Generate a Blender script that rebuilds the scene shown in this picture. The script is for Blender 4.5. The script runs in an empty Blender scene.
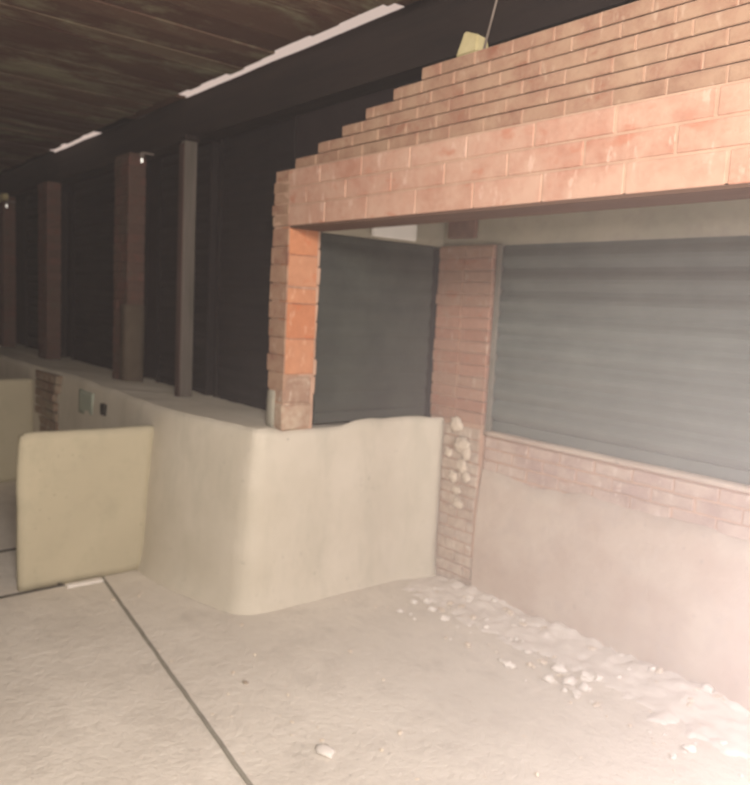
import bpy, bmesh, math, random
from mathutils import Vector, Matrix, noise

random.seed(7)
S = bpy.context.scene
COL = S.collection

# ------------------------------------------------------------------ camera
YAW, PITCH, ROLL = math.radians(50.6), math.radians(6.55), math.radians(2.9)
fw = Vector((-math.sin(YAW) * math.cos(PITCH), math.cos(YAW) * math.cos(PITCH), -math.sin(PITCH)))
r0 = Vector((math.cos(YAW), math.sin(YAW), 0))
u0 = r0.cross(fw)
rt = r0 * math.cos(ROLL) + u0 * math.sin(ROLL)
up = u0 * math.cos(ROLL) - r0 * math.sin(ROLL)
cd = bpy.data.cameras.new('camera')
cam = bpy.data.objects.new('camera', cd)
COL.objects.link(cam)
cd.sensor_fit = 'HORIZONTAL'
cd.sensor_width = 36.0
cd.lens = 36.0
cd.clip_start = 0.02
cd.dof.use_dof = True            # the photo is soft: focus fell short
cd.dof.focus_distance = 1.4
cd.dof.aperture_fstop = 4.6
cam.matrix_world = Matrix(((rt.x, up.x, -fw.x, 0), (rt.y, up.y, -fw.y, 0), (rt.z, up.z, -fw.z, 1.7), (0, 0, 0, 1)))
S.camera = cam

# ------------------------------------------------------------------ world, light, exposure
S.view_settings.view_transform = 'Standard'
S.view_settings.look = 'None'
S.view_settings.gamma = 1.0
S.view_settings.use_curve_mapping = False
S.view_settings.exposure = -0.48
S.cycles.use_denoising = True
S.cycles.max_bounces = 8
S.cycles.volume_bounces = 1

w = bpy.data.worlds.new('daylight')
S.world = w
w.use_nodes = True
w.node_tree.nodes['Background'].inputs[0].default_value = (1.0, 0.78, 0.68, 1)
w.node_tree.nodes['Background'].inputs[1].default_value = 0.86


def area_light(name, loc, aim, sx, sy, power, color):
    l = bpy.data.lights.new(name, 'AREA')
    l.shape = 'RECTANGLE'
    l.size, l.size_y = sx, sy
    l.energy = power
    l.color = color
    o = bpy.data.objects.new(name, l)
    COL.objects.link(o)
    o.location = loc
    o.rotation_euler = (Vector(aim) - Vector(loc)).to_track_quat('-Z', 'Y').to_euler()
    return o


# unseen fill light added behind and to the right of the camera
area_light('added_fill_light', (3.2, -0.6, 1.5), (-3.2, 2.2, 0.9), 2.6, 2.2, 110, (1.0, 0.86, 0.72))
# unseen key light added above the camera to brighten floor and walls
area_light('added_key_light', (0.15, 0.0, 2.7), (-2.5, 1.9, 0.2), 0.7, 0.7, 232, (1.0, 0.92, 0.86))
# light added just right of the view to make the glow there
GLOW_LIGHT_POS = Vector((-0.50, 2.40, 0.72))
pl = bpy.data.lights.new('added_glow_light', 'POINT')
pl.energy = 60
pl.color = (0.97, 0.88, 1.0)
pl.shadow_soft_size = 0.12
plo = bpy.data.objects.new('added_glow_light', pl)
COL.objects.link(plo)
plo.location = GLOW_LIGHT_POS

# ------------------------------------------------------------------ materials


def mat(name):
    m = bpy.data.materials.new(name)
    m.use_nodes = True
    nt = m.node_tree
    b = nt.nodes['Principled BSDF']
    b.inputs['Roughness'].default_value = 0.9
    b.inputs['Specular IOR Level'].default_value = 0.15
    return m, nt, b


def nd(nt, t, **kw):
    n = nt.nodes.new(t)
    for k, v in kw.items():
        setattr(n, k, v)
    return n


def tex(nt, scale, detail=4, rough=0.6, stretch=None):
    n = nd(nt, 'ShaderNodeTexNoise')
    n.inputs['Scale'].default_value = scale
    n.inputs['Detail'].default_value = detail
    n.inputs['Roughness'].default_value = rough
    g = nd(nt, 'ShaderNodeNewGeometry')
    if stretch:
        mp = nd(nt, 'ShaderNodeMapping')
        mp.inputs['Scale'].default_value = stretch
        nt.links.new(g.outputs['Position'], mp.inputs['Vector'])
        nt.links.new(mp.outputs['Vector'], n.inputs['Vector'])
    else:
        nt.links.new(g.outputs['Position'], n.inputs['Vector'])
    return n.outputs['Fac']


def ramp(nt, fac, stops):
    r = nd(nt, 'ShaderNodeValToRGB')
    el = r.color_ramp.elements
    while len(el) < len(stops):
        el.new(0.5)
    for e, (p, c) in zip(el, stops):
        e.position = p
        e.color = (*c, 1) if not isinstance(c, float) else (c, c, c, 1)
    nt.links.new(fac, r.inputs['Fac'])
    return r.outputs['Color']


def mix(nt, fac, a, b, mode='MIX'):
    m = nd(nt, 'ShaderNodeMix', data_type='RGBA', blend_type=mode)
    for sock, v in ((m.inputs[0], fac), (m.inputs[6], a), (m.inputs[7], b)):
        if hasattr(v, 'links'):
            nt.links.new(v, sock)
        elif isinstance(v, (int, float)):
            sock.default_value = v
        else:
            sock.default_value = (*v, 1)
    return m.outputs[2]


def bump(nt, b, h, strength=0.4, dist=0.01):
    n = nd(nt, 'ShaderNodeBump')
    n.inputs['Strength'].default_value = strength
    n.inputs['Distance'].default_value = dist
    nt.links.new(h, n.inputs['Height'])
    nt.links.new(n.outputs['Normal'], b.inputs['Normal'])


def concrete(name, c0, c1, stain, s=2.2, bs=0.35, streak=None):
    m, nt, b = mat(name)
    base = ramp(nt, tex(nt, s, 5, 0.6), [(0.32, c0), (0.68, c1)])
    st = ramp(nt, tex(nt, 5.5, 6, 0.7, streak), [(0.50, 0.0), (0.74, 0.55)])
    col = mix(nt, st, base, stain)
    pit = ramp(nt, tex(nt, 34, 3, 0.6), [(0.67, 0.0), (0.75, 0.55)])
    col = mix(nt, pit, col, tuple(v * 0.55 for v in stain))
    nt.links.new(col, b.inputs['Base Color'])
    bump(nt, b, tex(nt, 22, 6, 0.65), bs, 0.012)
    return m


def brickmat(name, cols, mortar, smear=(0.56, 0.70), amt=0.8, s=7.0):
    m, nt, b = mat(name)
    g = nd(nt, 'ShaderNodeNewGeometry')
    c = ramp(nt, g.outputs['Random Per Island'], cols)
    c = mix(nt, ramp(nt, tex(nt, 17, 5, 0.7), [(0.35, 0.0), (0.7, 0.35)]), c, tuple(v * 0.6 for v in cols[0][1]))
    sm = ramp(nt, tex(nt, s, 6, 0.72), [(smear[0], 0.0), (smear[1], amt)])
    c = mix(nt, sm, c, mortar)
    drip = ramp(nt, tex(nt, 11, 4, 0.6, (2.2, 2.2, 0.8)), [(0.60, 0.0), (0.68, 0.75)])
    c = mix(nt, drip, c, tuple(min(1, v * k) for v, k in zip(mortar, (1.15, 1.22, 1.3))))
    rust = ramp(nt, tex(nt, 6, 3, 0.6, (1, 1, 1.8)), [(0.60, 0.0), (0.70, 0.6)])
    c = mix(nt, rust, c, tuple(v * k for v, k in zip(cols[0][1], (1.0, 0.75, 0.65))))
    nt.links.new(c, b.inputs['Base Color'])
    bump(nt, b, tex(nt, 45, 5, 0.7), 0.5, 0.006)
    return m


def plain(name, c0, c1, s=6.0, rough=0.8, bs=0.2, stretch=None, metal=0.0):
    m, nt, b = mat(name)
    nt.links.new(ramp(nt, tex(nt, s, 5, 0.65, stretch), [(0.33, c0), (0.67, c1)]), b.inputs['Base Color'])
    b.inputs['Roughness'].default_value = rough
    b.inputs['Metallic'].default_value = metal
    bump(nt, b, tex(nt, s * 5, 4, 0.6, stretch), bs, 0.004)
    return m


M = {}
M['floor'] = concrete('dusty_screed', (0.60, 0.545, 0.47), (0.72, 0.66, 0.575), (0.46, 0.41, 0.35), 1.8, 0.8)
M['cement'] = concrete('cement_render', (0.50, 0.455, 0.365), (0.60, 0.55, 0.46), (0.42, 0.395, 0.315), 1.7, 0.25, (1, 1, 0.35))
M['slab'] = concrete('cast_slab', (0.41, 0.365, 0.26), (0.47, 0.42, 0.30), (0.34, 0.31, 0.22), 1.3, 0.2)
M['plaster'] = concrete('pink_plaster', (0.44, 0.335, 0.265), (0.54, 0.455, 0.375), (0.40, 0.33, 0.29), 3.4, 0.6)
M['pale_beam'] = concrete('grey_cement_band', (0.30, 0.29, 0.22), (0.38, 0.35, 0.27), (0.22, 0.20, 0.16), 3.0, 0.2)
M['mortar'] = plain('lime_mortar', (0.43, 0.275, 0.195), (0.52, 0.345, 0.25), 9, 0.95, 0.5)
M['brick'] = brickmat('orange_brick', [(0.0, (0.45, 0.225, 0.155)), (0.35, (0.50, 0.265, 0.19)), (0.7, (0.53, 0.305, 0.22)), (1.0, (0.46, 0.245, 0.17))], (0.54, 0.35, 0.26), (0.36, 0.60), 0.9, 4.5)
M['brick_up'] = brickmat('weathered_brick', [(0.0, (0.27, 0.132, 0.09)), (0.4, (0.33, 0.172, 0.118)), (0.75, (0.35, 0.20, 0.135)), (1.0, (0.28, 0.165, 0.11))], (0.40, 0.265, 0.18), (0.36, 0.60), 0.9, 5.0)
M['brick_smooth'] = brickmat('bright_brick', [(0.0, (0.50, 0.20, 0.10)), (0.5, (0.56, 0.25, 0.13)), (1.0, (0.52, 0.26, 0.15))], (0.55, 0.32, 0.2), (0.62, 0.75))
M['brick_dark'] = brickmat('dark_red_brick', [(0.0, (0.115, 0.056, 0.045)), (0.5, (0.135, 0.066, 0.053)), (1.0, (0.118, 0.070, 0.056))], (0.075, 0.060, 0.045), (0.4, 0.65))  # darker brown-red brick for the left-hand pillars
M['mortar_dark'] = plain('dark_mortar', (0.080, 0.048, 0.038), (0.10, 0.063, 0.050), 9, 0.95, 0.4)
M['brick_mauve'] = brickmat('mauve_brick', [(0.0, (0.36, 0.24, 0.20)), (0.5, (0.41, 0.28, 0.235)), (1.0, (0.38, 0.255, 0.225))], (0.50, 0.39, 0.32), (0.40, 0.6), 0.9, 4)
M['shutter_dark'] = plain('black_shutter_steel', (0.012, 0.009, 0.009), (0.018, 0.013, 0.0125), 4, 0.75, 0.15)
M['shutter_mid'] = plain('charcoal_shutter_steel', (0.040, 0.042, 0.038), (0.058, 0.062, 0.053), 4, 0.7, 0.15)
M['shutter_green'] = plain('grey_green_shutter_steel', (0.090, 0.108, 0.098), (0.125, 0.145, 0.130), 3, 0.6, 0.12)
M['rail'] = plain('shutter_rail_steel', (0.16, 0.15, 0.12), (0.22, 0.20, 0.17), 8, 0.7, 0.2)
M['dark_wall'] = plain('dark_wall_coat', (0.018, 0.012, 0.012), (0.026, 0.018, 0.017), 5, 0.95, 0.3)  # near-black base colour for the back walls
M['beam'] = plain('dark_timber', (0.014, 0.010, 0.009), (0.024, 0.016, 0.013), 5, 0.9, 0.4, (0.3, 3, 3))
M['soffit'] = plain('brown_timber', (0.09, 0.05, 0.035), (0.13, 0.075, 0.05), 5, 0.9, 0.4, (0.3, 3, 3))
M['strip'] = plain('grey_joint', (0.21, 0.19, 0.155), (0.28, 0.26, 0.21), 9, 0.8, 0.3)
M['strip_dark'] = plain('dark_joint', (0.045, 0.038, 0.03), (0.09, 0.08, 0.065), 9, 0.9, 0.3)
M['stone'] = plain('yellowish_stone', (0.42, 0.36, 0.19), (0.52, 0.45, 0.26), 12, 0.9, 0.4)
M['white'] = plain('glow_white', (0.85, 0.85, 0.78), (0.92, 0.91, 0.85), 4, 0.5, 0.1)
M['lump'] = plain('white_plaster', (0.66, 0.61, 0.55), (0.76, 0.71, 0.65), 14, 0.95, 0.5)
M['lump_tan'] = plain('tan_plaster', (0.55, 0.46, 0.36), (0.66, 0.57, 0.46), 14, 0.95, 0.5)
M['lump_dark'] = plain('brown_crumb', (0.30, 0.24, 0.18), (0.38, 0.31, 0.24), 14, 0.95, 0.5)
M['wire'] = plain('dull_wire', (0.16, 0.13, 0.11), (0.22, 0.18, 0.15), 14, 0.6, 0.2)
M['teal'] = plain('teal_paint', (0.30, 0.34, 0.275), (0.36, 0.39, 0.31), 10, 0.8, 0.2)
M['black_hole'] = plain('dark_socket', (0.03, 0.027, 0.022), (0.04, 0.036, 0.03), 10, 0.9, 0.2)

m, nt, b = mat('old_boards')
g = nd(nt, 'ShaderNodeNewGeometry')
c = ramp(nt, g.outputs['Random Per Island'], [(0.0, (0.075, 0.042, 0.030)), (0.45, (0.11, 0.066, 0.046)), (0.8, (0.125, 0.08, 0.054)), (1.0, (0.13, 0.10, 0.066))])
c = mix(nt, ramp(nt, tex(nt, 1.9, 6, 0.75, (1.6, 0.8, 1)), [(0.47, 0.0), (0.62, 0.85)]), c, (0.20, 0.19, 0.12))
c = mix(nt, ramp(nt, tex(nt, 2.7, 6, 0.75, (2.6, 0.5, 1)), [(0.50, 0.0), (0.62, 0.9)]), c, (0.07, 0.032, 0.024))
nt.links.new(c, b.inputs['Base Color'])
bump(nt, b, tex(nt, 14, 5, 0.6, (4, 0.4, 1)), 0.5, 0.01)
M['boards'] = m

m, nt, b = mat('glint_glow')  # glow standing for the bright glints at the pillar tops
b.inputs['Emission Color'].default_value = (1.0, 0.93, 0.82, 1)
b.inputs['Emission Strength'].default_value = 1.6
M['glint_bead'] = m

# ------------------------------------------------------------------ helpers


def obj(name, bm, material, parent=None, smooth=False, loc=None):
    me = bpy.data.meshes.new(name)
    bmesh.ops.recalc_face_normals(bm, faces=bm.faces)
    bm.to_mesh(me)
    bm.free()
    if smooth:
        for p in me.polygons:
            p.use_smooth = True
    mats = material if isinstance(material, (list, tuple)) else [material]
    for x in mats:
        me.materials.append(x)
    o = bpy.data.objects.new(name, me)
    COL.objects.link(o)
    if parent:
        o.parent = parent
    if loc:
        o.location = loc
    return o


def tag(o, label, cat, group=None):
    o['label'] = label
    o['category'] = cat
    if group:
        o['group'] = group
    return o


def struct(name, bm, material, smooth=False, label=None):
    o = obj(name, bm, material, None, smooth)
    o['kind'] = 'structure'
    if label:
        o['label'] = label
    return o


def thing(name, label, cat, loc=(0, 0, 0), group=None):
    o = bpy.data.objects.new(name, None)
    COL.objects.link(o)
    o.location = loc
    o.empty_display_size = 0.1
    return tag(o, label, cat, group)


def box(bm, x0, x1, y0, y1, z0, z1, jit=0.0, bev=0.0, mi=0):
    vs = []
    for z in (z0, z1):
        for x, y in ((x0, y0), (x1, y0), (x1, y1), (x0, y1)):
            vs.append(bm.verts.new((x + random.uniform(-jit, jit), y + random.uniform(-jit, jit), z + random.uniform(-jit, jit))))
    fs = []
    for q in ((0, 3, 2, 1), (4, 5, 6, 7), (0, 1, 5, 4), (1, 2, 6, 5), (2, 3, 7, 6), (3, 0, 4, 7)):
        f = bm.faces.new([vs[i] for i in q])
        f.material_index = mi
        fs.append(f)
    if bev:
        es = list({e for f in fs for e in f.edges})
        r = bmesh.ops.bevel(bm, geom=es, offset=bev, segments=1, affect='EDGES', profile=0.5)
        for f in r['faces']:
            f.material_index = mi
    return vs


def rough_box(x0, x1, y0, y1, z0, z1, step, amp, round_=0.02):
    """A box of small faces whose surface wanders a little, with softened edges."""
    bm = bmesh.new()
    n = [max(2, int(round((b_ - a_) / step))) for a_, b_ in ((x0, x1), (y0, y1), (z0, z1))]
    box(bm, x0, x1, y0, y1, z0, z1)
    ax = {0: [], 1: [], 2: []}
    for e in bm.edges:
        d = e.verts[1].co - e.verts[0].co
        ax[max(range(3), key=lambda i: abs(d[i]))].append(e)
    for i in range(3):
        es = [e for e in bm.edges if max(range(3), key=lambda k: abs((e.verts[1].co - e.verts[0].co)[k])) == i]
        bmesh.ops.subdivide_edges(bm, edges=es, cuts=n[i] - 1, use_grid_fill=True)
    lo, hi = Vector((x0, y0, z0)), Vector((x1, y1, z1))
    for v in bm.verts:
        inner = Vector([min(max(v.co[i], lo[i] + round_), hi[i] - round_) for i in range(3)])
        if v.co.z <= z0 + 1e-5:
            inner.z = v.co.z
        d = v.co - inner
        if d.length > 1e-6:
            v.co = inner + d.normalized() * min(d.length, round_)
        k = noise.noise_vector(v.co * 3.1) * amp + noise.noise_vector(v.co * 11) * amp * 0.45
        if v.co.z <= z0 + 1e-5:
            k.z = 0
        v.co += k
    return bm


def brick_run(bm, x0, x1, y0, y1, z0, z1, length, gap=0.007, off=0.0, jit=0.002, axis=0, bev=0.003, mi=0):
    """One course of separate bricks along x (axis 0) or y (axis 1)."""
    a, bnd = (x0, x1) if axis == 0 else (y0, y1)
    p = a - off
    while p < bnd - 0.015:
        s, e = max(p, a), min(p + length, bnd)
        if e - s > 0.03:
            dy = random.uniform(-jit, jit)
            if axis == 0:
                box(bm, s, e - gap, y0 + dy, y1 + dy * 0.3, z0, z1 - gap, jit * 0.5, bev, mi)
            else:
                box(bm, x0, x1 + dy, s, e - gap, z0, z1 - gap, jit * 0.5, bev, mi)
        p += length


def rough_lump(r, seed, flat=0.7, sub=2):
    bm = bmesh.new()
    bmesh.ops.create_icosphere(bm, subdivisions=sub, radius=r)
    rnd = random.Random(seed)
    o = Vector((rnd.uniform(-50, 50), rnd.uniform(-50, 50), rnd.uniform(-50, 50)))
    s = Vector((rnd.uniform(0.8, 1.3), rnd.uniform(0.7, 1.1), flat))
    for v in bm.verts:
        n_ = noise.noise(v.co.normalized() * 1.6 + o) * 0.5 + noise.noise(v.co.normalized() * 4 + o) * 0.28
        v.co *= 1 + n_
        v.co = Vector((v.co.x * s.x, v.co.y * s.y, max(v.co.z * s.z, -r * flat * 0.55)))
    lo = min(v.co.z for v in bm.verts)
    for v in bm.verts:
        v.co.z -= lo
    return bm


# ------------------------------------------------------------------ floor
bm = bmesh.new()
xs = [-12 + 0.12 * i for i in range(118)]
ys = [-1.2 + 0.12 * i for i in range(41)]
grid = [[bm.verts.new((x, y, noise.noise(Vector((x * 2, y * 2, 0))) * 0.004 + noise.noise(Vector((x * 6, y * 6, 3))) * 0.0025)) for y in ys] for x in xs]
for i in range(len(xs) - 1):
    for j in range(len(ys) - 1):
        bm.faces.new((grid[i][j], grid[i + 1][j], grid[i + 1][j + 1], grid[i][j + 1]))
struct('floor', bm, M['floor'], True, 'pale dusty concrete floor')

# ------------------------------------------------------------------ ceiling of old boards, stopping short of the wall
bm = bmesh.new()
x = -12.0
while x < 2.2:
    wd = random.uniform(0.13, 0.24)
    dz = random.uniform(0, 0.008)
    ye = 2.128 + random.uniform(-0.022, 0.018)
    box(bm, x, x + wd - 0.006, -1.6, ye, 2.98 + dz, 3.0 + dz)
    x += wd
struct('ceiling', bm, M['boards'], False, 'old brown board ceiling stained green in places')

# ------------------------------------------------------------------ unseen walls added behind the camera and at the far end to cut ambient light
bm = bmesh.new()
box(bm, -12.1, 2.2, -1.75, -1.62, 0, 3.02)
struct('blocker_wall_behind', bm, M['pale_beam'])
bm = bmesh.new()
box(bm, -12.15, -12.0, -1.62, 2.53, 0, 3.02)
struct('blocker_wall_far', bm, M['dark_wall'])

# ------------------------------------------------------------------ low cement walls (one continuous coat)
path = [(-12.0, 1.85), (-8, 1.85), (-6.2, 1.84), (-5.2, 1.82), (-4.4, 1.79), (-4.2, 1.79), (-3.95, 1.83), (-3.75, 1.88), (-3.62, 1.915),
        (-3.54, 1.94), (-3.475, 1.97), (-3.44, 2.02), (-3.43, 2.09)]
path += [(-3.43 + 0.004 * math.sin(i), 2.09 + 0.1 * i) for i in range(1, 10)]
path += [(-3.424, 3.03), (-3.408, 3.09), (-3.382, 3.15), (-3.35, 3.20), (-3.318, 3.245), (-3.305, 3.285)]
fine = []
for (ax_, ay), (bx, by) in zip(path, path[1:]):
    k = max(1, int(math.hypot(bx - ax_, by - ay) / 0.09))
    for i in range(k):
        fine.append((ax_ + (bx - ax_) * i / k, ay + (by - ay) * i / k))
fine.append(path[-1])
back = [(-3.34, 3.292), (-3.75, 3.292), (-3.75, 2.165), (-12.0, 2.165)]
bm = bmesh.new()
zs = [0.0, 0.05, 0.12, 0.22, 0.34, 0.46, 0.58, 0.70, 0.80, 0.88, 0.94, 0.98, 1.005, 1.02]
rings = []


def top_z(x, y):
    z = 1.02 + 0.012 * noise.noise(Vector((x * 3, y * 3, 1))) + 0.008 * noise.noise(Vector((x * 13, y * 13, 4)))
    if x > -3.6 and 2.15 < y < 2.62:
        z -= 0.018
    elif x > -3.6 and y >= 2.62:
        z += 0.012
    return z


for k, z in enumerate(zs):
    ring = []
    inset = {12: 0.006, 13: 0.02}.get(k, 0.0)
    foot = {0: 0.035, 1: 0.018, 2: 0.006}.get(k, 0.0)
    for i, (x, y) in enumerate(fine):
        a_ = Vector(fine[max(0, i - 1)])
        b_ = Vector(fine[min(len(fine) - 1, i + 1)])
        t = (b_ - a_).normalized()
        nrm = Vector((t.y, -t.x))          # outwards, towards the room
        amp = 0.010 * noise.noise(Vector((x * 2.2, y * 2.2, z * 1.6))) + 0.004 * noise.noise(Vector((x * 9, y * 9, z * 9)))
        p = Vector((x, y)) + nrm * (foot + amp - inset)
        keep = min(1, max(0, (x + 7.2) / 0.8))          # the coat leans back towards the pillars
        p.y = min(p.y + 0.075 * keep * max(0, -nrm.y) ** 2 * (z / 1.02) ** 1.3 * (1 if y < 2.1 else 0), max(p.y, 2.13))
        zz = z if k == 0 else z * top_z(x, y) / 1.02
        ring.append(bm.verts.new((p.x, p.y, zz)))
    for x, y in back:
        ring.append(bm.verts.new((x, y, z if k < 13 else 1.012)))
    rings.append(ring)
n_ = len(rings[0])
for k in range(len(rings) - 1):
    for i in range(n_):
        j = (i + 1) % n_
        bm.faces.new((rings[k][i], rings[k][j], rings[k + 1][j], rings[k + 1][i]))
bm.faces.new(rings[-1])
bmesh.ops.triangulate(bm, faces=[f for f in bm.faces if len(f.verts) > 4])
o = struct('wall_left', bm, M['cement'], False, 'low cement-rendered wall that carries the brick pillars and turns the corner into the recess')
for p in o.data.polygons:
    p.use_smooth = abs(p.normal.z) < 0.6

# crumbled brick patch, painted patch and dark socket in the low wall behind the partition
wall_left = o
bm = bmesh.new()
z = 0.46
while z < 0.99:
    brick_run(bm, -7.0, -6.42 + random.uniform(-0.06, 0.05), 1.855, 1.93, z, z + 0.075, 0.2, 0.006, random.uniform(0, 0.1), 0.003)
    z += 0.078
o = obj('brick_patch', bm, brickmat('crumbled_brick', [(0, (0.20, 0.13, 0.09)), (0.5, (0.25, 0.175, 0.125)), (1, (0.24, 0.19, 0.135))], (0.30, 0.26, 0.19), (0.48, 0.66)), wall_left)
o['label'] = 'crumbled bare brick patch'

# ------------------------------------------------------------------ concrete partitions between the bays


def partition(x, y0, y1, h, label):
    bm = rough_box(-0.04, 0.04, y0 - y1, 0, 0, h, 0.045, 0.006, 0.024)
    for v in bm.verts:                     # the top falls away at the free corner
        if v.co.z > 0.3:
            d = max(0, 0.06 - (v.co.y - (y0 - y1))) / 0.06
            v.co.z -= 0.018 * d * d * (v.co.z / h) ** 6
            v.co.y += 0.015 * d * (v.co.z / h) ** 8
    o = obj('concrete_partition', bm, M['slab'], None, True, (x, y1, 0))
    return tag(o, label, 'partition', 'low slab partitions between the bays')


partition(-4.41, 1.07, 1.88, 0.905, 'near tan concrete slab partition standing out from the low wall')
partition(-7.06, 1.05, 1.86, 0.915, 'far concrete slab partition cut off by the left edge of the photo')

# ------------------------------------------------------------------ brick pillars, posts


def pillar(name, x0, x1, y0, y1, z0, z1, brick, mortar, label, cat='pillar', group=None, course=0.072, length=0.2, bev=0.004, jit=0.003):
    cx, cy = (x0 + x1) / 2, (y0 + y1) / 2
    t = thing(name, label, cat, (cx, cy, z0), group)
    bm = bmesh.new()
    box(bm, x0 + 0.006 - cx, x1 - 0.006 - cx, y0 + 0.006 - cy, y1 - 0.006 - cy, 0, z1 - z0)
    obj('mortar_core', bm, mortar, t)
    bm = bmesh.new()
    z = 0.0
    k = 0
    while z < z1 - z0 - 0.02:
        h = min(course, z1 - z0 - z)
        if k % 2 or x1 - x0 < 0.22:
            brick_run(bm, x0 - cx, x1 - cx + 0.004, y0 - cy, y1 - cy, z, z + h, 9.0 if x1 - x0 < 0.25 else length, 0.007, 0, jit, 0, bev)
        else:
            brick_run(bm, x0 - cx, x1 - cx + 0.004, y0 - cy, y1 - cy, z, z + h, length, 0.007, length / 2, jit, 0, bev)
        z += h
        k += 1
    obj('brickwork', bm, brick, t)
    return t


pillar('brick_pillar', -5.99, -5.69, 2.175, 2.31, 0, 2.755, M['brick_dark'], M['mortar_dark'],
       'dim brick pillar on the low wall with a tiny bright glint at its top right', group=None)
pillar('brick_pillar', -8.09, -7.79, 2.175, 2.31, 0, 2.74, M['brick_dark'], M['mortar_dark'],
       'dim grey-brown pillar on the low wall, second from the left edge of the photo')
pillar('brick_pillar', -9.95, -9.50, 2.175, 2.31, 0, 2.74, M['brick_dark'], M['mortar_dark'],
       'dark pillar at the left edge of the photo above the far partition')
p1 = [o for o in bpy.data.objects if o.name == 'brick_pillar'][0]
bm = rough_box(0.02, 0.158, -0.076, 0.072, 0.95, 1.62, 0.05, 0.006, 0.01)
o = obj('plaster_patch', bm, plain('olive_plaster', (0.082, 0.062, 0.046), (0.105, 0.082, 0.060), 8, 0.95, 0.4), p1, True)
o['label'] = 'olive plaster at the lower right'
# slim post
t = thing('slim_post', 'slim dark grey post between the dim brick pillar and the brick lintel', 'post', (-4.78, 2.26, 0))
bm = bmesh.new()
box(bm, -0.04, 0.025, -0.07, 0.02, 0, 2.72, 0, 0.006)
obj('shaft', bm, plain('post_timber', (0.085, 0.075, 0.062), (0.13, 0.11, 0.095), 5, 0.85, 0.3, (3, 3, 0.3)), t)
bm = bmesh.new()
box(bm, -0.046, 0.022, -0.078, -0.070, 0.95, 2.70)
obj('face_board', bm, plain('post_face', (0.055, 0.035, 0.030), (0.08, 0.05, 0.042), 5, 0.85, 0.3, (3, 3, 0.3)), t)
bm = bmesh.new()
box(bm, -0.045, 0.03, -0.075, 0.03, 2.72, 2.755, 0, 0.004)
obj('cap', bm, M['beam'], t)

# front brick pier under the lintel
PX0, PX1, PY0, PY1 = -3.60, -3.43, 2.174, 2.385
t = thing('brick_pier', 'orange brick pier carrying the left end of the brick lintel', 'pier', ((PX0 + PX1) / 2, (PY0 + PY1) / 2, 1.0))
cx, cy = (PX0 + PX1) / 2, (PY0 + PY1) / 2
bm = bmesh.new()
box(bm, PX0 + 0.012 - cx, PX1 - 0.008 - cx, PY0 + 0.008 - cy, PY1 - 0.008 - cy, 0, 1.10)
obj('mortar_core', bm, M['mortar'], t)
bm = bmesh.new()
z = 0.22
k = 0
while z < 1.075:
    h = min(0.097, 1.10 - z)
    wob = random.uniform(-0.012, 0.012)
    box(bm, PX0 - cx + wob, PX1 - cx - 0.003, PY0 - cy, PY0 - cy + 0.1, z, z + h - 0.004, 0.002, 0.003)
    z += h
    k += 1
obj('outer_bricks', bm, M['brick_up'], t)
bm = bmesh.new()
for z0_, z1_ in ((0.31, 0.50), (0.504, 0.69), (0.694, 0.775), (0.785, 0.95), (0.953, 1.098)):
    box(bm, -0.002, PX1 - cx + 0.003, PY0 - cy + 0.008, PY1 - cy - 0.02, z0_, z1_, 0.0015, 0.004)
o = obj('reveal_bricks', bm, M['brick_smooth'], t)
o['label'] = 'bright orange bricks on the inner face'
bm = bmesh.new()
box(bm, -0.002, PX1 - cx + 0.004, PY0 - cy - 0.004, PY1 - cy - 0.02, 0.0, 0.15, 0.006, 0.012)
box(bm, -0.002, PX1 - cx + 0.002, PY0 - cy + 0.003, PY1 - cy - 0.03, 0.15, 0.30, 0.006, 0.012)
o = obj('stub_bricks', bm, brickmat('scraped_brick', [(0, (0.33, 0.21, 0.15)), (0.5, (0.40, 0.24, 0.16)), (1, (0.36, 0.25, 0.18))], (0.5, 0.40, 0.3), (0.45, 0.62)), t)
bm = rough_box(PX0 - cx - 0.005, -0.006, PY0 - cy - 0.006, PY1 - cy, 0.0, 0.215, 0.03, 0.007, 0.012)
o = obj('mortar_patch', bm, plain('grey_mortar', (0.33, 0.31, 0.25), (0.40, 0.37, 0.30), 8, 0.95, 0.5), t, True)
o['label'] = 'grey mortar patch at the foot'
bm = bmesh.new()
for i in range(9):
    z = 0.2 + i * 0.1
    box(bm, PX1 - cx - 0.02, PX1 - cx + random.uniform(-0.002, 0.006), PY1 - cy - 0.022, PY1 - cy + random.uniform(-0.008, 0.001), z, z + 0.092, 0.004, 0.004)
obj('back_arris', bm, M['mortar'], t)

# ------------------------------------------------------------------ brick lintel with toothed left end
t = thing('brick_lintel', 'long pinkish brick lintel with a stepped toothed left end spanning the recess', 'lintel', (-1.0, 2.28, 2.1))
O = Vector((-1.0, 2.28, 2.1))
XR = 1.6
bm = bmesh.new()
box(bm, -3.58 - O.x, XR - O.x, 2.1778 - O.y, 2.375 - O.y, 0.004, 0.29)
steps = [(-3.585, 2.392, 2.447), (-3.42, 2.447, 2.500), (-3.21, 2.500, 2.552), (-3.01, 2.552, 2.604), (-2.83, 2.604, 2.656), (-2.64, 2.656, 2.708)]
steps = [(-3.41, 2.392, 2.447), (-3.21, 2.447, 2.500), (-3.01, 2.500, 2.552), (-2.83, 2.552, 2.604), (-2.64, 2.604, 2.656), (-2.46, 2.656, 2.708)]
for xs_, a_, b_ in steps:
    box(bm, xs_ + 0.02 - O.x, XR - O.x, 2.1898 - O.y, 2.375 - O.y, a_ - O.z, b_ - O.z - 0.004)
obj('mortar_core', bm, M['mortar'], t)
bm = bmesh.new()
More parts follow.
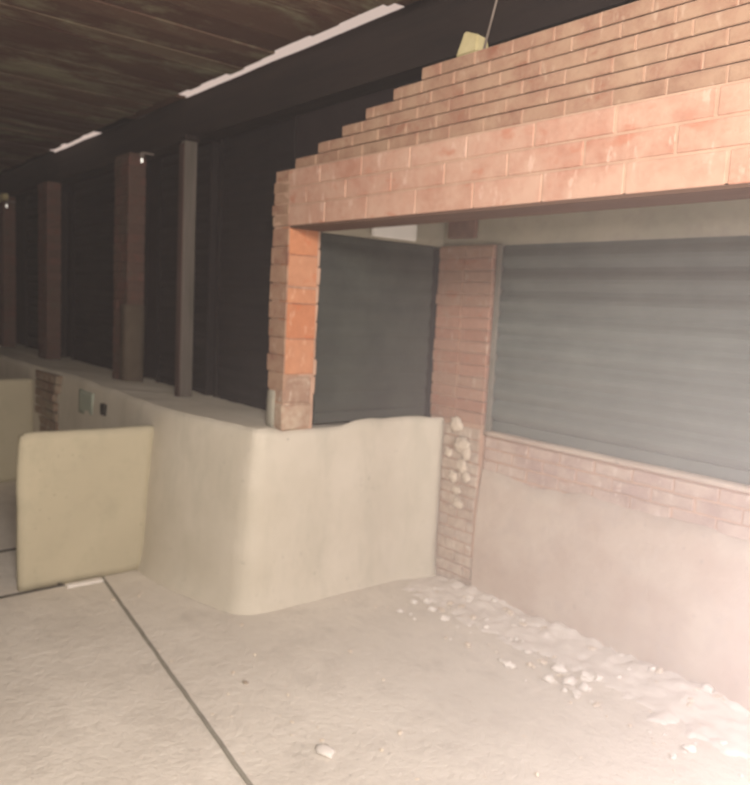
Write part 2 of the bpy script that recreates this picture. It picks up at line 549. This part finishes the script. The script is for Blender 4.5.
for k, (a_, b_, x_) in enumerate(((2.10, 2.208, -3.44), (2.208, 2.30, -3.44), (2.30, 2.392, -3.44))):
    brick_run(bm, x_ - O.x, XR - O.x, 2.174 - O.y, 2.38 - O.y, a_ - O.z, b_ - O.z, 0.335, 0.009, (0.0, 0.167, 0.05)[k], 0.0014)
o = obj('lower_courses', bm, M['brick'], t)
bm = bmesh.new()
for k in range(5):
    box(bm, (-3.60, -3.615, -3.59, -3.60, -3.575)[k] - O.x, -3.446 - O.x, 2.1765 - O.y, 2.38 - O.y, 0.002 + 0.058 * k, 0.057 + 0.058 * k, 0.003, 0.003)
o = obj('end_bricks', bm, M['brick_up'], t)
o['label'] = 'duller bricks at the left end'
bm = bmesh.new()
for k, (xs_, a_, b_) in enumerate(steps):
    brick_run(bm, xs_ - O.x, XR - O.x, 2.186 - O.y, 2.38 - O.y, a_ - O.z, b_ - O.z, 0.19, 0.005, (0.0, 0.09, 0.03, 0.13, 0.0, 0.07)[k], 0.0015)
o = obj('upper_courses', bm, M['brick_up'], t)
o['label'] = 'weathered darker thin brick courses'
bm = bmesh.new()
box(bm, -3.425 - O.x, XR - O.x, 2.178 - O.y, 2.385 - O.y, -0.012, 0.0)
o = obj('soffit_board', bm, M['soffit'], t)
o['label'] = 'dark brown board under the bricks'

# ------------------------------------------------------------------ dark wall and timber plate above
bm = bmesh.new()
box(bm, -3.75, XR, 2.405, 2.46, 2.26, 3.10)
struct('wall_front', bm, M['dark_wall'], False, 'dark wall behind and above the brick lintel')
bm = bmesh.new()
n_seg = 90
L0, L1 = -12.0, XR
prev = None
for i in range(n_seg + 1):
    x = L0 + (L1 - L0) * i / n_seg
    zt = 3.035 + 0.006 * noise.noise(Vector((x * 2.2, 0, 0)))
    ring = [bm.verts.new(p) for p in ((x, 2.275, 2.755), (x, 2.40, 2.755), (x, 2.40, zt), (x, 2.275, zt))]
    if prev:
        for a_ in range(4):
            b_ = (a_ + 1) % 4
            bm.faces.new((prev[a_], prev[b_], ring[b_], ring[a_]))
    else:
        bm.faces.new(ring)
    prev = ring
bm.faces.new(prev)
tag(obj('wall_plate_beam', bm, M['beam']), 'long dark timber beam along the wall top under the ceiling gap', 'beam')

bm = bmesh.new()
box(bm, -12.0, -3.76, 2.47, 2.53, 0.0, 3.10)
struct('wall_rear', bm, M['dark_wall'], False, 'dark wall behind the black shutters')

# boards that close the gap between ceiling and beam in places
for x0, x1, y0 in ((-9.35, -7.98, 2.085), (-6.62, -5.9, 2.085), (-5.9, -5.0, 2.135), (-2.72, -2.2, 2.135), (-2.2, 1.5, 2.165), (-12, -9.35, 2.085)):
    bm = bmesh.new()
    box(bm, x0, x1, y0, 2.30, 3.045, 3.065, 0.003)
    lab = {-9.35: 'dark board closing the ceiling gap left of the farther short slit of daylight',
           -6.62: 'dark board closing the ceiling gap above the dim brick pillar with the glint',
           -5.9: 'dark board half closing the ceiling gap above the slim post',
           -2.72: 'brown board half closing the ceiling gap at the bright slit above the toothed brick end',
           -2.2: 'dark board over the ceiling gap above the brick lintel',
           -12: 'dark board closing the ceiling gap at the far left end'}[x0]
    tag(obj('gap_board', bm, M['soffit'] if x0 in (-2.72, -2.2, -5.9) else M['beam']), lab, 'board', 'boards across the ceiling gap')

# ------------------------------------------------------------------ roller shutters


def shutter(length, z0, z1, pitch, depth, slat, label, loc, rotz, rails=(1, 1), group=None):
    """Shutter along local +x, front facing local -y."""
    t = thing('roller_shutter', label, 'shutter', loc, group)
    t.rotation_euler = (0, 0, rotz)
    bm = bmesh.new()
    prof = []
    z = z0 + 0.06
    while z < z1 - 1e-4:
        for s_ in range(6):
            f = s_ / 6
            zz = z + f * pitch
            if zz > z1:
                break
            prof.append((-depth * math.sin(math.pi * min(1, f * 1.12)) if f < 0.9 else 0.003, zz))
        z += pitch
    prof.append((0, z1))
    a_ = [bm.verts.new((0.02, y, z)) for y, z in prof]
    b_ = [bm.verts.new((length - 0.02, y, z)) for y, z in prof]
    c_ = [bm.verts.new((0.02, y + 0.012, z)) for y, z in prof]
    d_ = [bm.verts.new((length - 0.02, y + 0.012, z)) for y, z in prof]
    for i in range(len(prof) - 1):
        bm.faces.new((a_[i], b_[i], b_[i + 1], a_[i + 1]))
        bm.faces.new((c_[i + 1], d_[i + 1], d_[i], c_[i]))
        bm.faces.new((a_[i + 1], c_[i + 1], c_[i], a_[i]))
        bm.faces.new((b_[i], d_[i], d_[i + 1], b_[i + 1]))
    bm.faces.new((a_[0], c_[0], d_[0], b_[0]))
    bm.faces.new((a_[-1], b_[-1], d_[-1], c_[-1]))
    obj('slat_curtain', bm, slat, t)
    bm = bmesh.new()
    box(bm, 0.02, length - 0.02, -0.012, 0.016, z0, z0 + 0.06, 0, 0.004)
    obj('bottom_bar', bm, slat, t)
    for i, on in enumerate(rails):
        if on:
            bm = bmesh.new()
            xr = 0.0 if i == 0 else length - 0.035
            box(bm, xr, xr + 0.035, -depth - 0.014, -depth - 0.002, z0, z1, 0, 0.002)
            box(bm, xr, xr + 0.035, 0.018, 0.03, z0, z1, 0, 0.002)
            wx = xr if i == 0 else xr + 0.028
            box(bm, wx, wx + 0.007, -depth - 0.003, 0.019, z0, z1)
            obj('guide_rail', bm, M['rail'] if slat is not M['shutter_dark'] else slat, t)
    return t


SL = 'black roller shutters along the low wall'
shutter(4.695 - 3.765, 0.0, 3.02, 0.09, 0.010, M['shutter_dark'], 'black roller shutter between the slim post and the orange brick pier', (-4.695, 2.43, 0), 0, (1, 1), SL)
shutter(5.685 - 4.80, 0.0, 2.754, 0.09, 0.010, M['shutter_dark'], 'narrow black roller shutter between the dim brick pillar and the slim post', (-5.685, 2.43, 0), 0, (1, 1), SL)
shutter(7.78 - 6.0, 0.0, 2.754, 0.09, 0.010, M['shutter_dark'], 'black roller shutter to the left of the dim brick pillar with the glint', (-7.78, 2.43, 0), 0, (1, 1), SL)
shutter(9.49 - 8.10, 0.0, 2.754, 0.09, 0.010, M['shutter_dark'], 'black roller shutter nearest the left edge, between two dim pillars', (-9.49, 2.43, 0), 0, (1, 1), SL)
# side of the recess: local +x runs to the rear (+Y), front faces +X
# rotation +90deg: local x -> +Y, local -y -> +X
shutter(3.285 - 2.39, 1.022, 2.09, 0.107, 0.012, M['shutter_mid'], 'charcoal roller shutter on the left side of the recess above the pale curved wall', (-3.475, 2.39, 0), math.pi / 2, (0, 0))
shutter(4.6, 1.0, 2.09, 0.128, 0.034, M['shutter_green'], 'wide grey-green roller shutter at the back of the recess', (-2.985, 3.36, 0), 0, (1, 1))

# ------------------------------------------------------------------ recess: upper bands, ceiling, rear low wall, rear pier
bm = rough_box(-3.62, -3.445, 2.39, 3.40, 2.09, 2.5, 0.06, 0.004, 0.01)
struct('trim_1', bm, M['pale_beam'], True, 'pale cement band above the side shutter')
bm = rough_box(-3.62, XR, 3.325, 3.47, 2.09, 2.5, 0.08, 0.005, 0.01)
struct('trim_2', bm, M['pale_beam'], True, 'pale cement band above the wide shutter')
bm = bmesh.new()
box(bm, -3.62, XR, 2.46, 3.5, 2.5, 2.55)
struct('ceiling_recess', bm, M['pale_beam'])
bm = bmesh.new()
box(bm, -3.70, XR, 3.42, 3.52, 0, 2.5)
struct('wall_back', bm, M['dark_wall'])
bm = bmesh.new()
box(bm, -3.70, -3.60, 2.39, 3.42, 1.0, 2.5)
struct('wall_recess', bm, M['dark_wall'])

# rear low wall: mortar core, bare brick courses above a plaster coat
t = thing('low_brick_wall', 'low brick wall with pinkish plaster under the wide grey-green shutter', 'wall', (-1.0, 3.35, 0))
O = Vector((-1.0, 3.35, 0))
bm = bmesh.new()
box(bm, -2.99 - O.x, XR - O.x, 3.332 - O.y, 3.42 - O.y, 0, 0.985)
obj('mortar_core', bm, M['mortar'], t)
bm = bmesh.new()
for k in range(6):
    brick_run(bm, -2.99 - O.x, XR - O.x, 3.325 - O.y, 3.41 - O.y, 0.55 + 0.07 * k, 0.62 + 0.07 * k, 0.22, 0.012, 0.11 * (k % 2), 0.004)
obj('brickwork', bm, M['brick_mauve'], t)
bm = bmesh.new()
n_ = 110
top, botm = [], []
rows = 9
gridv = []
for i in range(n_ + 1):
    x = -2.99 + (XR + 2.99) * i / n_
    ht = 0.76 + 0.05 * noise.noise(Vector((x * 2.1, 0, 7))) + 0.02 * noise.noise(Vector((x * 9, 0, 2)))
    col_ = []
    for r in range(rows):
        f = r / (rows - 1)
        zz = ht * f
        y = 3.318 - 0.034 * (1 - f ** 3) + 0.006 * noise.noise(Vector((x * 3, 1, zz * 3)))
        col_.append(bm.verts.new((x - O.x, y - O.y, zz)))
    col_.append(bm.verts.new((x - O.x, 3.335 - O.y, ht + 0.004)))
    gridv.append(col_)
for i in range(n_):
    for r in range(rows):
        bm.faces.new((gridv[i][r], gridv[i + 1][r], gridv[i + 1][r + 1], gridv[i][r + 1]))
o = obj('plaster_coat', bm, M['plaster'], t, True)
o['label'] = 'pinkish plaster coat with ragged top'
bm = rough_box(-2.99 - O.x, XR - O.x, 3.300 - O.y, 3.39 - O.y, 0.976, 1.0, 0.06, 0.004, 0.01)
o = obj('sill', bm, M['plaster'], t, True)
o['label'] = 'thin pale mortar sill'

# rear pier
RX0, RX1 = -3.455, -3.00
cx = (RX0 + RX1) / 2
t = thing('brick_pier', 'pinkish brick pier in the corner between the side and rear shutters', 'pier', (cx, 3.36, 0))
bm = bmesh.new()
box(bm, RX0 + 0.006 - cx, RX1 - 0.006 - cx, -0.053, 0.05, 0.0, 2.09)
obj('mortar_core', bm, M['mortar'], t)
pinkb = brickmat('pink_pier_brick', [(0, (0.37, 0.19, 0.13)), (0.5, (0.43, 0.235, 0.165)), (1, (0.40, 0.25, 0.18))], (0.42, 0.29, 0.21))
for nm, a_, b_, yy in (('corner_brickwork', RX0, -3.235, -0.060), ('face_brickwork', -3.225, RX1, -0.064)):
    bm = bmesh.new()
    for k in range(15):
        z = 1.03 + k * 0.0705
        w_ = random.uniform(-0.006, 0.006)
        box(bm, a_ - cx + (w_ if nm[0] == 'c' else 0), b_ - cx + (w_ if nm[0] == 'f' else 0), yy + random.uniform(-0.0015, 0.0015), 0.045, z, z + 0.064, 0.002, 0.004)
    obj(nm, bm, pinkb, t)
bm = bmesh.new()
for k in range(14):
    z = k * 0.072
    brick_run(bm, -3.315 - cx, RX1 - cx + random.uniform(-0.02, 0.01), -0.0635, 0.04, z, z + 0.072, 0.16, 0.010, 0.08 * (k % 2), 0.002)
o = obj('base_brickwork', bm, brickmat('chalky_brick', [(0, (0.40, 0.30, 0.23)), (0.5, (0.46, 0.35, 0.27)), (1, (0.43, 0.34, 0.28))], (0.55, 0.46, 0.37), (0.42, 0.6)), t)
o['label'] = 'crumbling chalky base'
bm = bmesh.new()
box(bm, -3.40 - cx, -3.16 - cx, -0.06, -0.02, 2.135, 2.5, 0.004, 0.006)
o = obj('upper_brickwork', bm, plain('shaded_brick', (0.16, 0.085, 0.06), (0.22, 0.12, 0.085), 14, 0.9, 0.5), t)  # shade under the lintel put into a darker brick colour
o['label'] = 'brick stub darkened for shade above the pale band'
for k, (px_, pz, s_) in enumerate(((-3.20, 1.005, 0.055), (-3.14, 0.89, 0.06), (-3.10, 0.84, 0.045), (-3.13, 0.76, 0.05), (-3.09, 0.70, 0.045), (-3.16, 0.60, 0.04), (-3.14, 0.52, 0.045), (-3.25, 0.82, 0.035), (-3.2, 0.68, 0.04))):
    bm = rough_lump(s_ * 0.85, 40 + k, 0.32, 3)
    bmesh.ops.rotate(bm, verts=bm.verts, cent=(0, 0, 0), matrix=Matrix.Rotation(math.pi / 2, 3, 'X'))
    o = obj('mortar_lump', bm, M['lump_tan'], t, True, (px_ - cx, -0.068, pz))
    o['label'] = 'pale mortar lump'

# ------------------------------------------------------------------ floor joints
def strip(name, p, q, wd, material, label, cat, h=0.006):
    p, q = Vector((*p, 0)), Vector((*q, 0))
    d = q - p
    t_ = d.normalized()
    n2 = Vector((-t_.y, t_.x, 0))
    bm = bmesh.new()
    k = max(3, int(d.length / 0.06))
    prev = None
    for i in range(k + 1):
        c_ = d * (i / k)
        wob = 0.0035 * noise.noise(Vector((i * 0.7, wd * 90, 2)))
        ring = [bm.verts.new(c_ + n2 * (s_ * wd / 2 + wob) + Vector((0, 0, zz))) for s_, zz in ((-1, -0.012), (1, -0.012), (0.8, h), (-0.8, h))]
        if prev:
            for a_ in range(4):
                b_ = (a_ + 1) % 4
                bm.faces.new((prev[a_], prev[b_], ring[b_], ring[a_]))
        else:
            bm.faces.new(ring)
        prev = ring
    bm.faces.new(prev)
    return tag(obj(name, bm, material, None, False, tuple(p)), label, cat)


strip('joint_strip', (-4.355, 1.535), (-1.55, 1.212), 0.020, M['strip'], 'long grey joint strip running across the floor from the near partition', 'joint strip')
strip('joint_strip', (-4.335, 0.80), (-4.352, 1.31), 0.022, M['strip_dark'], 'dark joint strip along the foot of the near partition', 'joint strip')
strip('joint_strip', (-5.10, 0.75), (-5.14, 1.25), 0.03, M['strip_dark'], 'short dark joint strip behind the free end of the near partition', 'joint strip')
bm = rough_box(-0.03, 0.035, -0.11, 0.10, 0, 0.014, 0.02, 0.004, 0.006)
tag(obj('plaster_lump', bm, M['lump'], None, True, (-4.318, 1.42, 0)), 'flat white plaster lump at the foot of the near partition', 'plaster')
bm = rough_lump(0.014, 5, 0.7)
tag(obj('dark_pebble', bm, M['strip_dark'], None, True, (-4.36, 1.29, 0.0)), 'small dark pebble on the dark strip at the partition foot', 'pebble')

# ------------------------------------------------------------------ socket and painted patch on low wall
bm = bmesh.new()
box(bm, -0.045, 0.045, -0.012, 0.02, -0.04, 0.04, 0.002, 0.004)
tag(obj('dark_socket', bm, M['black_hole'], None, False, (-5.35, 1.882, 0.865)), 'small dark square socket in the low wall above the near partition', 'socket')
bm = rough_box(-0.16, 0.16, -0.008, 0.02, -0.09, 0.09, 0.03, 0.003, 0.006)
o = obj('painted_patch', bm, M['teal'], wall_left, True, (-5.75, 1.89, 0.86))
o['label'] = 'faded teal painted patch'

# ------------------------------------------------------------------ stone and wire on the lintel, painted glow patch, added bright glints
bm = bmesh.new()
vs = [bm.verts.new(p) for p in ((-0.058, -0.035, 0), (0.060, -0.035, 0), (0.065, 0.04, 0), (-0.055, 0.04, 0),
                                (-0.022, -0.026, 0.098), (0.058, -0.03, 0.066), (0.058, 0.03, 0.062), (-0.02, 0.03, 0.092))]
for q in ((3, 2, 1, 0), (4, 5, 6, 7), (0, 1, 5, 4), (1, 2, 6, 5), (2, 3, 7, 6), (3, 0, 4, 7)):
    bm.faces.new([vs[i] for i in q])
bmesh.ops.bevel(bm, geom=bm.edges[:], offset=0.006, segments=2, affect='EDGES')
tag(obj('stone_block', bm, M['stone'], None, False, (-2.215, 2.228, 2.706)), 'small yellowish stone block lying on top of the brick lintel', 'stone')
bm = bmesh.new()
a_, b_ = Vector((-2.150, 2.225, 2.704)), Vector((-2.075, 2.235, 2.99))
bmesh.ops.create_cone(bm, cap_ends=True, segments=10, radius1=0.005, radius2=0.004, depth=(b_ - a_).length)
bmesh.ops.rotate(bm, verts=bm.verts, cent=(0, 0, 0), matrix=(b_ - a_).to_track_quat('Z', 'Y').to_matrix())
bmesh.ops.translate(bm, verts=bm.verts, vec=(b_ - a_) / 2)
tag(obj('thin_rod', bm, M['wire'], None, True, tuple(a_)), 'thin leaning rod rising from the lintel beside the yellowish stone', 'rod')

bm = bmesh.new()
box(bm, -0.012, 0.012, -0.17, 0.17, -0.05, 0.05, 0, 0.008)  # bright white patch stands for a soft glow on the band
t = tag(obj('glow_patch', bm, M['white'], None, False, (-3.424, 2.90, 2.15)), 'white patch standing for a soft glow on the pale band above the charcoal side shutter', 'patch')

bm = bmesh.new()
box(bm, -0.25, 0.25, -0.03, 0.03, -0.035, 0.035, 0.004, 0.006)
tag(obj('timber_offcut', bm, M['stone'], None, False, (-9.50, 2.145, 2.705)), 'short yellowish timber at the top of the pillar at the left edge', 'timber')

for x, z, lab in ((-5.505, 2.675, 'tiny glowing bead standing for a glint at the top of the dim brick pillar'), (-9.44, 2.62, 'tiny glowing bead standing for a glint at the left edge beside the farthest pillar')):
    t = thing('bright_glint', lab, 'glint', (x - 0.0, 2.20, z))  # glowing beads stand for bright glints; holder and bracket are made up
    bm = bmesh.new()
    bmesh.ops.create_uvsphere(bm, u_segments=14, v_segments=10, radius=0.008)
    for v in bm.verts:
        v.co.z *= 2.2
    obj('glint_bead', bm, M['glint_bead'], t, True)
    bm = bmesh.new()
    bmesh.ops.create_cone(bm, cap_ends=True, segments=14, radius1=0.014, radius2=0.016, depth=0.03)
    bmesh.ops.translate(bm, verts=bm.verts, vec=(0, 0, 0.038))
    obj('added_glint_holder', bm, M['wire'], t)
    bm = bmesh.new()
    box(bm, -0.006, 0.006, 0.0, 0.09, 0.05, 0.062)
    obj('bracket', bm, M['wire'], t)

# ------------------------------------------------------------------ rubble along the rear wall
def mound_h(x, y):
    d = (3.34 - y)
    f = max(0.0, 1 - d / (0.42 + 0.12 * noise.noise(Vector((x * 1.7, 0, 5)))))
    h = 0.055 * f ** 1.3 * (0.8 + 0.9 * noise.noise(Vector((x * 3.3, y * 3.3, 9))))
    h += f ** 0.6 * 0.020 * noise.noise(Vector((x * 14, y * 14, 2))) + f ** 0.6 * 0.012 * noise.noise(Vector((x * 31, y * 31, 6)))
    ends = min(1, max(0, (x + 3.36) / 0.25))
    return max(0, h) * ends


bm = bmesh.new()
nx, ny = 190, 34
gridv = []
for i in range(nx + 1):
    x = -3.36 + 3.6 * i / nx
    gridv.append([bm.verts.new((x, 2.80 + 0.483 * j / ny, mound_h(x, 2.80 + 0.483 * j / ny) + (0.004 if mound_h(x, 2.80 + 0.483 * j / ny) > 0.002 else -0.01))) for j in range(ny + 1)])
for i in range(nx):
    for j in range(ny):
        bm.faces.new((gridv[i][j], gridv[i + 1][j], gridv[i + 1][j + 1], gridv[i][j + 1]))
o = obj('plaster_dust', bm, plain('plaster_dust', (0.62, 0.56, 0.50), (0.73, 0.67, 0.61), 7, 0.95, 0.6), None, True)
o['kind'] = 'stuff'
tag(o, 'drift of pale plaster dust along the foot of the low brick wall', 'dust')

protos = []
for k in range(6):
    bm = rough_lump(1.0, 100 + k, (0.55, 0.7, 0.8, 0.6, 0.75, 0.5)[k])
    me = bpy.data.meshes.new('plaster_chunk')
    bm.to_mesh(me)
    bm.free()
    for p in me.polygons:
        p.use_smooth = k % 2 == 0
    me.materials.append(M['lump'] if k < 3 else M['lump_tan'])
    protos.append(me)


def chunk(name, me, x, y, z, s, label, cat, group):
    o = bpy.data.objects.new(name, me)
    COL.objects.link(o)
    o.location = (x, y, z)
    o.scale = (s, s, s)
    o.rotation_euler = (0, 0, random.uniform(0, 6.28))
    return tag(o, label, cat, group)


rnd = random.Random(3)
for i in range(120):
    x = -3.15 + 2.1 * rnd.random()
    y = 3.26 - 0.55 * rnd.random() ** 1.5
    s = 0.006 + 0.020 * rnd.random() ** 2.4
    z = max(0.0, mound_h(x, y) - 0.004)
    chunk('plaster_chunk', protos[rnd.randrange(6)], x, y, z, s, 'pale plaster chunk among the rubble along the low brick wall', 'rubble', 'plaster chunks along the low brick wall')
for i in range(70):
    x = -4.1 + 3.0 * rnd.random()
    y = 1.35 + 1.5 * rnd.random()
    s = 0.004 + 0.008 * rnd.random() ** 2
    if x < -3.35 and y > 1.75:
        continue
    chunk('floor_crumb', protos[rnd.randrange(3, 6)], x, y, -0.001, s, 'small crumb of plaster scattered on the open floor', 'rubble', 'crumbs scattered on the floor')
for (x, y, s, k) in ((-2.06, 2.93, 0.036, 0), (-1.95, 2.86, 0.032, 2), (-1.93, 2.97, 0.028, 1), (-2.02, 2.80, 0.026, 2), (-1.86, 2.79, 0.024, 1), (-1.88, 2.88, 0.030, 0)):
    chunk('plaster_chunk', protos[k], x, y, max(0.0, mound_h(x, y) - 0.004), s, 'larger white plaster lump in the little heap at the edge of the dust drift', 'rubble', 'heap of larger plaster lumps')
bm = rough_lump(0.040, 77, 0.3)
tag(obj('flat_stone', bm, M['lump'], None, True, (-2.156, 1.614, 0)), 'round flat pale stone alone on the floor right of the joint strip', 'stone')
bm = rough_lump(0.016, 78, 0.5)
tag(obj('brown_pebble', bm, M['lump_dark'], None, True, (-2.78, 1.62, 0)), 'brown pebble on the floor beside the long joint strip', 'pebble')

# ------------------------------------------------------------------ made-up stand for the added light (outside the picture on the right)
t = thing('added_light_stand', 'small made-up stand for the added light to the right', 'glint', (GLOW_LIGHT_POS.x + 0.02, GLOW_LIGHT_POS.y, 0))
bm = bmesh.new()
box(bm, -0.11, 0.11, -0.08, 0.08, 0, 0.02, 0, 0.005)
obj('base', bm, M['wire'], t)
bm = bmesh.new()
bmesh.ops.create_cone(bm, cap_ends=True, segments=14, radius1=0.012, radius2=0.012, depth=0.58)
bmesh.ops.translate(bm, verts=bm.verts, vec=(0, 0, 0.30))
obj('stem', bm, M['wire'], t)

# ------------------------------------------------------------------ dust haze in the air
bm = bmesh.new()
box(bm, -12.5, 3.0, -2.4, 3.7, -0.2, 3.2)
m = bpy.data.materials.new('dust_haze')
m.use_nodes = True
m.cycles.volume_step_rate = 0.18
nt = m.node_tree
nt.nodes.remove(nt.nodes['Principled BSDF'])
v = nd(nt, 'ShaderNodeVolumeScatter')
v.inputs['Color'].default_value = (1.0, 0.94, 0.94, 1)
nt.links.new(v.outputs[0], nt.nodes['Material Output'].inputs['Volume'])
g = nd(nt, 'ShaderNodeNewGeometry')
ds = nd(nt, 'ShaderNodeVectorMath', operation='DISTANCE')
ds.inputs[1].default_value = (-0.6, 2.45, 0.45)      # haze made denser around the added light to shape its glow
nt.links.new(g.outputs['Position'], ds.inputs[0])
mr = nd(nt, 'ShaderNodeMapRange', interpolation_type='SMOOTHERSTEP')
mr.inputs['From Min'].default_value = 0.0
mr.inputs['From Max'].default_value = 2.6
mr.inputs['To Min'].default_value = 0.194
mr.inputs['To Max'].default_value = 0.004
nt.links.new(ds.outputs['Value'], mr.inputs['Value'])
nt.links.new(mr.outputs['Result'], v.inputs['Density'])
h = obj('dust_haze', bm, m)
h['kind'] = 'stuff'
tag(h, 'thin pinkish dust haze hanging in the air, made denser around the added light at the right for its glow', 'haze')
